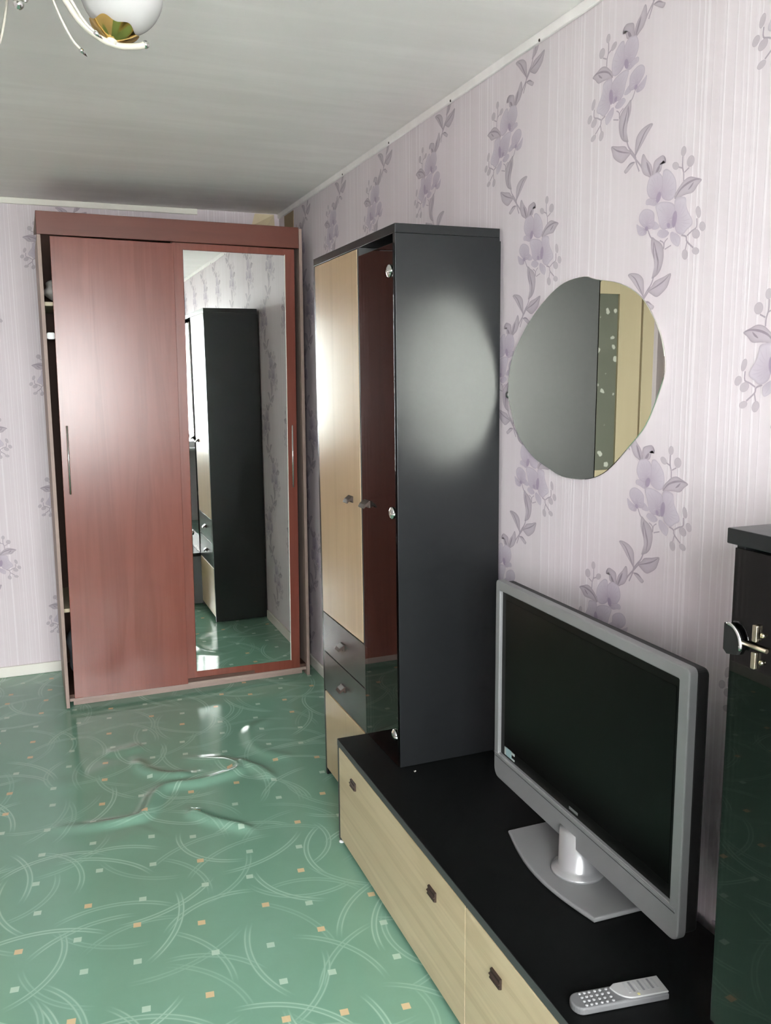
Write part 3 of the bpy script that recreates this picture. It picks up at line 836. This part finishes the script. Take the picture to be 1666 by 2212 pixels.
# ------------------------------------------------------------------ tall cabinet
KX, KYN, KYM, KYF, KH, SH = -0.347, 2.345, 2.645, 3.142, 2.016, 0.373
KO = Vector((-0.18, 2.745, 0.0))
TC = empty('tall_cabinet', KO, (0, -0.0042, -0.004))
tag(TC, 'tall black and pale ash cabinet with a smoked glass door beside the red wardrobe', 'cabinet')
def kbox(name, mat, *a, parent=TC, bev=0.0): return MB(KO).box(*a, bev).build(name, MAT[mat], parent)
KB = -0.0085
kbox('top_panel', 'black_lam', KX, KB, KYN, KYF, 1.990, KH, bev=0.0012)
kbox('side_panel', 'black_lam', KX, KB, KYN, KYN + 0.018, SH + 0.0015, 1.9895, bev=0.001)
kbox('side_panel', 'black_lam', KX, KB, KYF - 0.018, KYF, 0.006, 1.9895, bev=0.001)
kbox('divider', 'edge_grey', KX, KB, KYM + 0.002, KYM + 0.022, 0.006, 1.9895, bev=0.001)
kbox('back_panel', 'black_lam', KB + 0.0005, KB + 0.004, KYN + 0.002, KYF - 0.002, 0.40, 1.98)
kbox('bottom_panel', 'black_lam', KX + 0.02, KB, KYM + 0.023, KYF - 0.019, 0.030, 0.046)
kbox('bottom_panel', 'black_lam', KX + 0.006, KB, KYN + 0.019, KYM + 0.001, SH + 0.0015, SH + 0.014)
for z in (0.76, 1.17, 1.58): kbox('shelf', 'black_lam', KX + 0.03, KB, KYN + 0.019, KYM + 0.001, z, z + 0.014)
dz = kbox('door', 'ash_v', KX - 0.001, KX + 0.016, KYM + 0.024, KYF - 0.0195, 0.686, 1.9875, bev=0.0012)
tab_handle(dz, KO, 2.765, 1.171, KX - 0.001)
for z0_, z1_, zh in ((0.528, 0.682, 0.606), (0.366, 0.524, 0.447)):
    d_ = kbox('drawer', 'dark_gloss', KX - 0.001, KX + 0.016, KYM + 0.004, KYF - 0.0195, z0_, z1_, bev=0.0012)
    tab_handle(d_, KO, 2.892, zh, KX - 0.001)
ld = kbox('door', 'ash_v', KX - 0.001, KX + 0.016, KYM + 0.006, KYF - 0.0195, 0.036, 0.360, bev=0.0012)
for y in (KYM + 0.04, KYF - 0.03):
    MB(KO).lathe([(0, 0), (0.014, 0), (0.014, 0.005), (0.010, 0.006), (0.010, 0.03), (0, 0.03)], (KX + 0.045, y, 0.0005), (0, 0, 1), 14).build('foot', MAT['rubber'], TC)
gd = kbox('glass_door', 'smoked', KX - 0.006, KX - 0.001, KYN + 0.004, KYM - 0.006, SH + 0.004, 1.962, bev=0.0008)
tab_handle(gd, KO, 2.590, 1.178, KX - 0.006, 0.05)
for z in (1.886, 1.179, 0.474):
    hb = MB(KO)
    hb.lathe([(0, 0), (0.017, 0), (0.019, 0.002), (0.017, 0.006), (0.008, 0.010), (0, 0.011)], (KX - 0.006, KYN + 0.026, z), (-1, 0, 0), 20)
    hb.tube([(KX - 0.010, KYN + 0.026, z), (KX - 0.012, KYN + 0.010, z - 0.002), (KX - 0.006, KYN + 0.003, z - 0.002)], 0.006, 8)
    hb.build('hinge', MAT['chrome'], gd)

# ------------------------------------------------------------------ low tv stand (local: x towards the wall, y along it)
SO = Vector((-0.4610, 2.638, 0.0))
TS = empty('tv_stand', SO, (0, 0, -0.0105))
tag(TS, 'long low black tv stand with pale ash drawer fronts', 'tv stand')
SLEN, SDEP = 1.925, 0.440
def sbox(name, mat, *a, parent=TS, bev=0.0): return MB().box(*a, bev).build(name, MAT[mat], parent)
top = sbox('top_board', 'black_top', 0, SDEP, -SLEN, 0.0, SH - 0.024, SH, bev=0.0015)
sbox('front_edging', 'edge_grey', -0.0012, 0.0003, -SLEN + 0.002, -0.002, SH - 0.0225, SH - 0.0015)
sbox('side_panel', 'edge_grey', 0, SDEP, -0.018, 0.0, 0.010, SH - 0.0245, bev=0.001)
sbox('side_panel', 'black_lam', 0, SDEP, -SLEN, -SLEN + 0.018, 0.010, SH - 0.0245, bev=0.001)
sbox('divider', 'black_lam', 0.0165, SDEP - 0.007, -0.985, -0.969, 0.04, SH - 0.0245)
sbox('bottom_panel', 'black_lam', 0.02, SDEP, -SLEN + 0.019, -0.019, 0.030, 0.046)
sbox('back_panel', 'black_lam', SDEP - 0.006, SDEP - 0.002, -SLEN + 0.02, -0.02, 0.047, SH - 0.025)
sbox('gap_shade', 'bronze', 0.001, 0.016, -0.9772, -0.9748, 0.022, SH - 0.0265)  # dark strip standing in for shade in the gap between drawers
for ya, yb, hs in ((-0.9745, -0.0185, (-0.170, -0.790)), (-SLEN + 0.0185, -0.9775, (-1.132, -1.755))):
    d_ = sbox('drawer', 'ash_h', -0.001, 0.016, ya, yb, 0.022, SH - 0.0265, bev=0.001)
    for hy in hs: tab_handle(d_, (0, 0, 0), hy, 0.283 if hy > -0.3 else 0.272, -0.001, 0.044, flat=True)
for y in (-0.04, -SLEN + 0.04):
    for x in (0.04, SDEP - 0.05):
        MB().lathe([(0, 0), (0.016, 0), (0.016, 0.006), (0.011, 0.007), (0.011, 0.029), (0, 0.029)], (x, y, 0.0005), (0, 0, 1), 14).build('foot', MAT['rubber'], TS)
MB().lathe([(0, 0), (0.010, 0), (0.009, 0.004), (0, 0.005)], (0.006, -0.012, 0.0005), (0, 0, 1), 12).build('glide', MAT['white_pvc'], TS)

# ------------------------------------------------------------------ shorter glass cabinet near the camera, standing on the stand
NO = Vector((-0.19, 0.85, SH + 0.0008))
NC = empty('glass_cabinet', NO, (0, 0, -0.017))
tag(NC, 'short black glass-door cabinet with brass hinge at the right picture edge', 'cabinet')
def nbox(name, mat, *a, parent=NC, bev=0.0): return MB(NO).box(*a, bev).build(name, MAT[mat], parent)
NX, NYF, NYN, NH, NZ = -0.348, 1.005, 0.70, 1.348, SH + 0.0008
nbox('top_panel', 'black_lam', NX - 0.014, -0.045, NYN - 0.012, NYF + 0.006, NH - 0.024, NH, bev=0.0015)
nbox('side_panel', 'black_lam', NX, -0.045, NYF - 0.018, NYF - 0.001, NZ, NH - 0.0245, bev=0.001)
nbox('side_panel', 'black_lam', NX, -0.045, NYN, NYN + 0.018, NZ, NH - 0.0245, bev=0.001)
nbox('back_panel', 'black_lam', -0.052, -0.046, NYN + 0.019, NYF - 0.019, NZ, NH - 0.026)
nbox('bottom_panel', 'black_lam', NX + 0.002, -0.053, NYN + 0.019, NYF - 0.019, NZ, NZ + 0.014)
for z in (0.68, 1.00):
    sh_ = nbox('shelf', 'smoked', NX + 0.03, -0.053, NYN + 0.019, NYF - 0.019, z, z + 0.006)
    MB(NO).lathe([(0, 0), (0.006, 0), (0.006, 0.016), (0, 0.016)], (NX + 0.06, NYF - 0.019, z - 0.004), (0, -1, 0), 10).build('shelf_pin', MAT['chrome'], sh_)
ng = nbox('glass_door', 'smoked', NX - 0.006, NX - 0.001, NYN + 0.004, NYF - 0.004, NZ + 0.004, NH - 0.030, bev=0.0008)
# unseen floor-standing column, added to shade the low wall by the tv
N2, N3 = NYN - 0.002, 0.20
nbox('side_panel', 'black_lam', NX, -0.045, N2 - 0.018, N2, 0.006, NH - 0.0245, bev=0.001)
nbox('side_panel', 'black_lam', NX, -0.045, N3, N3 + 0.018, 0.006, NH - 0.0245, bev=0.001)
nbox('top_panel', 'black_lam', NX - 0.014, -0.045, N3 - 0.006, NYN - 0.013, NH - 0.024, NH, bev=0.0015)
nbox('back_panel', 'black_lam', -0.052, -0.046, N3 + 0.019, N2 - 0.019, 0.02, NH - 0.026)
nd = nbox('door', 'ash_v', NX - 0.001, NX + 0.016, N3 + 0.019, N2 - 0.019, 0.70, NH - 0.027, bev=0.0012)
tab_handle(nd, NO, N2 - 0.08, 0.80, NX - 0.001)
nl = nbox('door', 'ash_v', NX - 0.001, NX + 0.016, N3 + 0.019, N2 - 0.019, 0.03, 0.695, bev=0.0012)
tab_handle(nl, NO, N2 - 0.08, 0.62, NX - 0.001)
zc = 1.172
arc = [(NYF + 0.004, zc + 0.026)] + [(NYF - 0.006 - 0.026 * math.sin(math.radians(a)), zc - 0.004 + 0.030 * math.cos(math.radians(a))) for a in range(0, 100, 12)] + [(NYF - 0.026, zc - 0.018), (NYF - 0.004, zc - 0.022), (NYF + 0.004, zc - 0.016)]
cl = MB(NO).prism(arc, 'x', NX - 0.013, NX - 0.0065, 0.001).build('corner_clip', MAT['black_plastic'], ng)
MB(NO).tube([(NX - 0.013, NYF - 0.006 - 0.027 * math.sin(math.radians(a)), zc - 0.004 + 0.031 * math.cos(math.radians(a))) for a in range(-5, 100, 8)], 0.0032, 8).build('chrome_rim', MAT['chrome'], cl)
hg = MB(NO)
for dz_ in (0.021, -0.021):
    hg.prism(rrect(NYF - 0.062, NYF - 0.053, zc + 0.004 + dz_ - 0.013, zc + 0.004 + dz_ + 0.013, 0.002), 'x', NX - 0.012, NX - 0.0065, 0.0008)
    hg.lathe([(0, 0), (0.0035, 0), (0.0035, 0.004), (0, 0.005)], (NX - 0.0063, NYF - 0.071, zc + 0.004 + dz_), (-1, 0, 0), 10)
hg.tube([(NX - 0.010, NYF - 0.034, zc + 0.004), (NX - 0.010, NYF - 0.082, zc + 0.004)], 0.0035, 8)
hg.build('hinge', MAT['hinge_brass'], ng)

# ------------------------------------------------------------------ wavy wall mirror
OUT = [(1.9249, 1.8335), (1.8724, 1.8209), (1.7739, 1.8007), (1.6937, 1.7631), (1.6411, 1.7068), (1.6109, 1.6535), (1.5993, 1.5912), (1.6225, 1.5285), (1.6598, 1.463), (1.7173, 1.41), (1.7877, 1.3529), (1.8447, 1.3238), (1.916, 1.3091), (2.0037, 1.3076), (2.0743, 1.324), (2.1617, 1.3524), (2.2421, 1.4083), (2.2848, 1.4756), (2.3059, 1.5376), (2.2888, 1.627), (2.2369, 1.6926), (2.1745, 1.748), (2.0916, 1.7985), (2.0135, 1.8276)]
MO = Vector((0, 1.95, 1.31))
WM = empty('wall_mirror', MO)
tag(WM, 'frameless wavy-edged mirror hung on the flowered wallpaper', 'mirror')
so = smooth_closed(OUT, 4)
cy_, cz_ = 1.952, 1.571
MB(MO).prism(so, 'x', -0.0070, -0.0022, 0.0012, 1, True).build('mirror_glass', MAT['mirror_tint'], WM)
bk = [((p[0] - cy_) * 0.94 + cy_, (p[1] - cz_) * 0.94 + cz_) for p in so]
MB(MO).prism(bk, 'x', -0.0021, -0.0017, 0).build('backing', MAT['bronze'], WM)
MB(MO).lathe([(0, 0), (0.011, 0), (0.011, 0.003), (0.006, 0.006), (0, 0.007)], (-0.0018, 2.313, 1.526), (-1, 0, 0), 14).build('edge_glint', MAT['chrome'], WM)  # chrome button put in for the bright glint on the mirror's bevel

# ------------------------------------------------------------------ television
TO = Vector((-0.1935, 1.636, SH + 0.0006))
TV = empty('television', TO, (0, 0, -0.0375))
tag(TV, 'silver-framed flat television with dark screen on the black stand', 'television')
hw, zb, zt_ = 0.4015, 0.087, 0.657
def ring(mb, outer, inner, xf, xb, xi):
    """frame facing -X: outer/inner (y,z) loops of equal length"""
    n = len(outer)
    V = [(xf, *p) for p in inner] + [(xf, *p) for p in outer] + [(xb, *p) for p in outer] + [(xi, *p) for p in inner]
    F = []
    for i in range(n):
        j = (i + 1) % n
        F += [(i, j, n + j, n + i), (n + i, n + j, 2 * n + j, 2 * n + i), (3 * n + i, 3 * n + j, j, i)]
    b = bmesh.new()
    vv = [b.verts.new(v) for v in V]
    for f in F: b.faces.new([vv[k] for k in f])
    bmesh.ops.recalc_face_normals(b, faces=b.faces[:])
    es = [e for e in b.edges if {e.verts[0].index, e.verts[1].index} and all(abs(v.co.x - xf) < 1e-6 for v in e.verts)]
    b.verts.index_update()
    es = [e for e in b.edges if all(n <= v.index < 2 * n for v in e.verts) or all(v.index < n for v in e.verts)]
    bmesh.ops.bevel(b, geom=es, offset=0.0035, segments=3, affect='EDGES', profile=0.5)
    for f in b.faces: f.smooth = False
    return mb.add(b)
outer = rrect(-hw, hw, zb, zt_, 0.012, 5, 0.026)
iy0, iy1, iz0, iz1 = -hw + 0.030, hw - 0.024, zb + 0.074, zt_ - 0.028
inner = rrect(iy0, iy1, iz0, iz1, 0.003, 5)
ring(MB(), outer, inner, -0.012, 0.007, 0.001).build('front_frame', MAT['silver'], TV)
scr = MB().box(-0.0025, 0.004, iy0 - 0.004, iy1 + 0.004, iz0 - 0.004, iz1 + 0.004).build('bezel', MAT['bezel'], TV)
MB().box(-0.0035, -0.0026, iy0 + 0.016, iy1 - 0.022, iz0 + 0.030, iz1 - 0.022).build('screen', MAT['screen'], scr)
MB().box(-0.0034, -0.0026, -0.020, 0.018, iz0 + 0.0075, iz0 + 0.0145, 0.0003).build('name_plate', MAT['plate'], scr)
st_ = MB().box(-0.0034, -0.0026, iy1 - 0.062, iy1 - 0.032, iz0 + 0.005, iz0 + 0.028).build('sticker', MAT['sticker_teal'], scr)
MB().box(-0.0034, -0.0026, iy1 - 0.031, iy1 - 0.022, iz0 + 0.005, iz0 + 0.027).build('sticker_mark', MAT['sticker_grey'], scr)
MB().box(-0.0034, -0.0026, iy1 - 0.080, iy1 - 0.0625, iz0 + 0.020, iz0 + 0.027).build('sticker_mark', MAT['sticker_grey'], scr)
MB().box(-0.0034, -0.0026, iy1 - 0.080, iy1 - 0.0625, iz0 + 0.005, iz0 + 0.010).build('sticker_mark', MAT['sticker_grey'], scr)
MB().box(-0.0136, -0.0115, -hw + 0.012, hw - 0.010, iz0 - 0.0105, iz0 - 0.0015, 0.0008).build('accent_strip', MAT['silver_hi'], TV)
MB().box(-0.0126, -0.0119, -hw + 0.012, hw - 0.010, iz0 - 0.0128, iz0 - 0.0112).build('speaker_groove', MAT['black_plastic'], TV)
bb = MB()
bb.prism(rrect(-hw + 0.004, hw - 0.002, zb + 0.01, zt_ - 0.006, 0.015), 'x', 0.0075, 0.040, 0.006)
bb.prism(rrect(-0.30, 0.30, zb + 0.05, zt_ - 0.08, 0.03), 'x', 0.040, 0.090, 0.02)
bb.build('back_cover', MAT['black_plastic'], TV)
# foot: broad curved plate, collar and neck
by0, by1 = -0.177, 0.232
ft = [(by0, 0.135)] + [(by0 + (by1 - by0) * k / 12.0, -0.054 - 0.034 * math.sin(math.pi * k / 12.0)) for k in range(13)] + [(by1 + 0.006, 0.135)]
foot_out = [(p[1], p[0]) for p in ft]
MB().prism(foot_out, 'z', 0.0, 0.012, 0.005, 3).build('base_plate', MAT['silver'], TV)
MB().lathe([(0, 0.0125), (0.066, 0.0125), (0.064, 0.018), (0.054, 0.024), (0.048, 0.030), (0.046, 0.120), (0, 0.120)], (0.018, 0.006, 0.0), (0, 0, 1), 40).build('neck', MAT['silver_hi'], TV)

# ------------------------------------------------------------------ remote control
RO = Vector((-0.3545, 1.2435, SH + 0.0006))
RC = empty('remote_control', RO, (0, 0, math.radians(-8.5)))
tag(RC, 'grey remote control with light upper panel on the black tv stand', 'remote control')
MB().prism(rrect(-0.098, 0.098, -0.0235, 0.0235, 0.004, 5) if False else [(0.098, 0.0235), (-0.078, 0.0235)] + [(-0.078 - 0.020 * math.sin(math.radians(a)), 0.0235 * math.cos(math.radians(a))) for a in range(15, 180, 15)] + [(-0.078, -0.0235), (0.098, -0.0235)], 'z', 0.0, 0.016, 0.004, 3).build('body', MAT['rem_grey'], RC)
up = [(0.0975, 0.0225), (0.002, 0.0225)] + [(-0.010 + 0.012 - 0.012 * math.cos(math.radians(a)) + 0.028 * (1 - math.cos(math.radians(a))) * 0.9, 0.0225 - 0.045 * math.sin(math.radians(a))) for a in range(10, 91, 10)] + [(0.0975, -0.0225)]
MB().prism(up, 'z', 0.0162, 0.0200, 0.001, 2).build('upper_panel', MAT['rem_light'], RC)
for i, x in enumerate((-0.073, -0.063, -0.053, -0.041, -0.030, -0.017)):
    for j in range(4):
        y = -0.0165 + j * 0.0105
        MB().lathe([(0, 0), (0.0031, 0), (0.0031, 0.0014), (0.0022, 0.002), (0, 0.002)], (x, y, 0.0161), (0, 0, 1), 10).build('button', MAT['btn'], RC)
for i in range(7):
    MB().box(0.020 + i * 0.0100, 0.0245 + i * 0.0100, -0.010, 0.018, 0.0201, 0.0208, 0.0003).build('key_row', MAT['btn_dark'] if i % 2 else MAT['btn'], RC)
MB().box(0.034, 0.039, -0.0195, -0.0145, 0.0201, 0.0212, 0.0004).build('button', MAT['btn_yellow'], RC)

# crumb left on the stand
cr = MB()
cr.prism([(0, 0), (0.008, 0.002), (0.010, 0.006), (0.003, 0.007)], 'z', 0, 0.0012, 0.0003)
cr = cr.build('paper_scrap', MAT['cloth_white']); cr.location = (-0.322, 2.30, SH + 0.0006); cr.rotation_euler = (0, 0, 0.4)
tag(cr, 'tiny white paper scrap on the tv stand in front of the tall cabinet', 'scrap')

# ------------------------------------------------------------------ chandelier
CO = Vector((-1.316, 1.641, HC))
CH = empty('chandelier', CO)
tag(CH, 'white enamelled chandelier with opal globes in brass cups under the ceiling', 'chandelier')
MB().lathe([(0, 0), (0.055, 0), (0.058, -0.008), (0.045, -0.028), (0.014, -0.040), (0, -0.040)], (0, 0, -0.001), (0, 0, 1), 32).build('canopy', MAT['cream_enamel'], CH)
MB().tube([(0, 0, -0.04), (0, 0, -0.15)], 0.008, 12).build('stem', MAT['cream_enamel'], CH)
MB().lathe([(0, -0.140), (0.016, -0.145), (0.030, -0.165), (0.034, -0.190), (0.022, -0.222), (0.020, -0.245), (0.026, -0.268), (0.025, -0.287), (0.016, -0.297), (0, -0.299)], (0, 0, 0), (0, 0, 1), 28).build('centre_body', MAT['cream_enamel'], CH)
MB().lathe([(0.0088 * math.sin(math.radians(a)), -0.0088 * math.cos(math.radians(a))) for a in range(0, 181, 15)], (0, 0, -0.307), (0, 0, 1), 16).build('finial', MAT['chrome'], CH)
for i in range(3):
    a = math.radians(12 + 120 * i)
    ca, sa = math.cos(a), math.sin(a)
    def rp(r, z, t=0.0):
        r *= 0.82
        return (r * ca - t * sa, r * sa + t * ca, z)
    path = smooth_open([rp(0.020, -0.200), rp(0.040, -0.190), rp(0.062, -0.215), rp(0.083, -0.270), rp(0.118, -0.312), rp(0.160, -0.334), rp(0.200, -0.340), rp(0.238, -0.335), rp(0.254, -0.330)], 5)
    arm = MB().tube(path, 0.0055, 10).build('arm', MAT['cream_enamel'], CH)
    MB().lathe([(0.0068 * math.sin(math.radians(b)), -0.0068 * math.cos(math.radians(b))) for b in range(0, 181, 20)], rp(0.258, -0.329), (0, 0, 1), 14).build('ball_end', MAT['chrome'], arm)
    tilt = math.radians(14)
    ax = Vector((math.sin(tilt) * ca, math.sin(tilt) * sa, math.cos(tilt)))
    base = Vector(rp(0.184, -0.336))
    cup = MB()
    # leaf-edged brass cup
    b = bmesh.new()
    NS = 72
    prof = [(0.009, 0.003), (0.018, 0.007), (0.031, 0.014), (0.041, 0.022)]
    q = Vector((0, 0, 1)).rotation_difference(ax)
    rings = []
    for k, (r, z) in enumerate(prof):
        w = k / (len(prof) - 1)
        rings.append([b.verts.new(q @ Vector((r * (1 + 0.04 * w * math.cos(6 * t)) * math.cos(t), r * (1 + 0.04 * w * math.cos(6 * t)) * math.sin(t), z + 0.003 * w * math.cos(6 * t))) + base) for t in [2 * math.pi * s / NS for s in range(NS)]])
    for k in range(len(rings) - 1):
        for s in range(NS):
            f = b.faces.new((rings[k][s], rings[k][(s + 1) % NS], rings[k + 1][(s + 1) % NS], rings[k + 1][s])); f.smooth = True
    cup.add(b)
    cup.build('brass_cup', MAT['brass'], arm)
    MB().lathe([(0, -0.004), (0.009, -0.004), (0.009, 0.014), (0, 0.014)], base, ax, 14).build('lamp_holder', MAT['cream_enamel'], arm)
    gr_ = 0.071
    MB().lathe([(gr_ * math.sin(math.radians(b_)), -gr_ * math.cos(math.radians(b_))) for b_ in range(0, 181, 6)], base + ax * (0.018 + gr_), ax, 40).build('globe', MAT['opal'], CH)
    for sg in (-1, 1):
        t0 = 0.035 * sg
        wp = smooth_open([rp(0.020, -0.185, 0.2 * t0), rp(0.048, -0.205, 0.7 * t0), rp(0.080, -0.278, t0), rp(0.112, -0.326, 1.2 * t0), rp(0.132, -0.342, 1.3 * t0)], 5)
        wi = MB().tube(wp, 0.0022, 8).build('scroll_wire', MAT['cream_enamel'], CH)
        e0, e1 = Vector(wp[-2]), Vector(wp[-1]); dd = (e1 - e0).normalized()
        MB().lathe([(0, -0.002), (0.0038, 0), (0.0042, 0.004), (0.0, 0.017)], e1, dd, 10).build('tip', MAT['chrome'], wi)
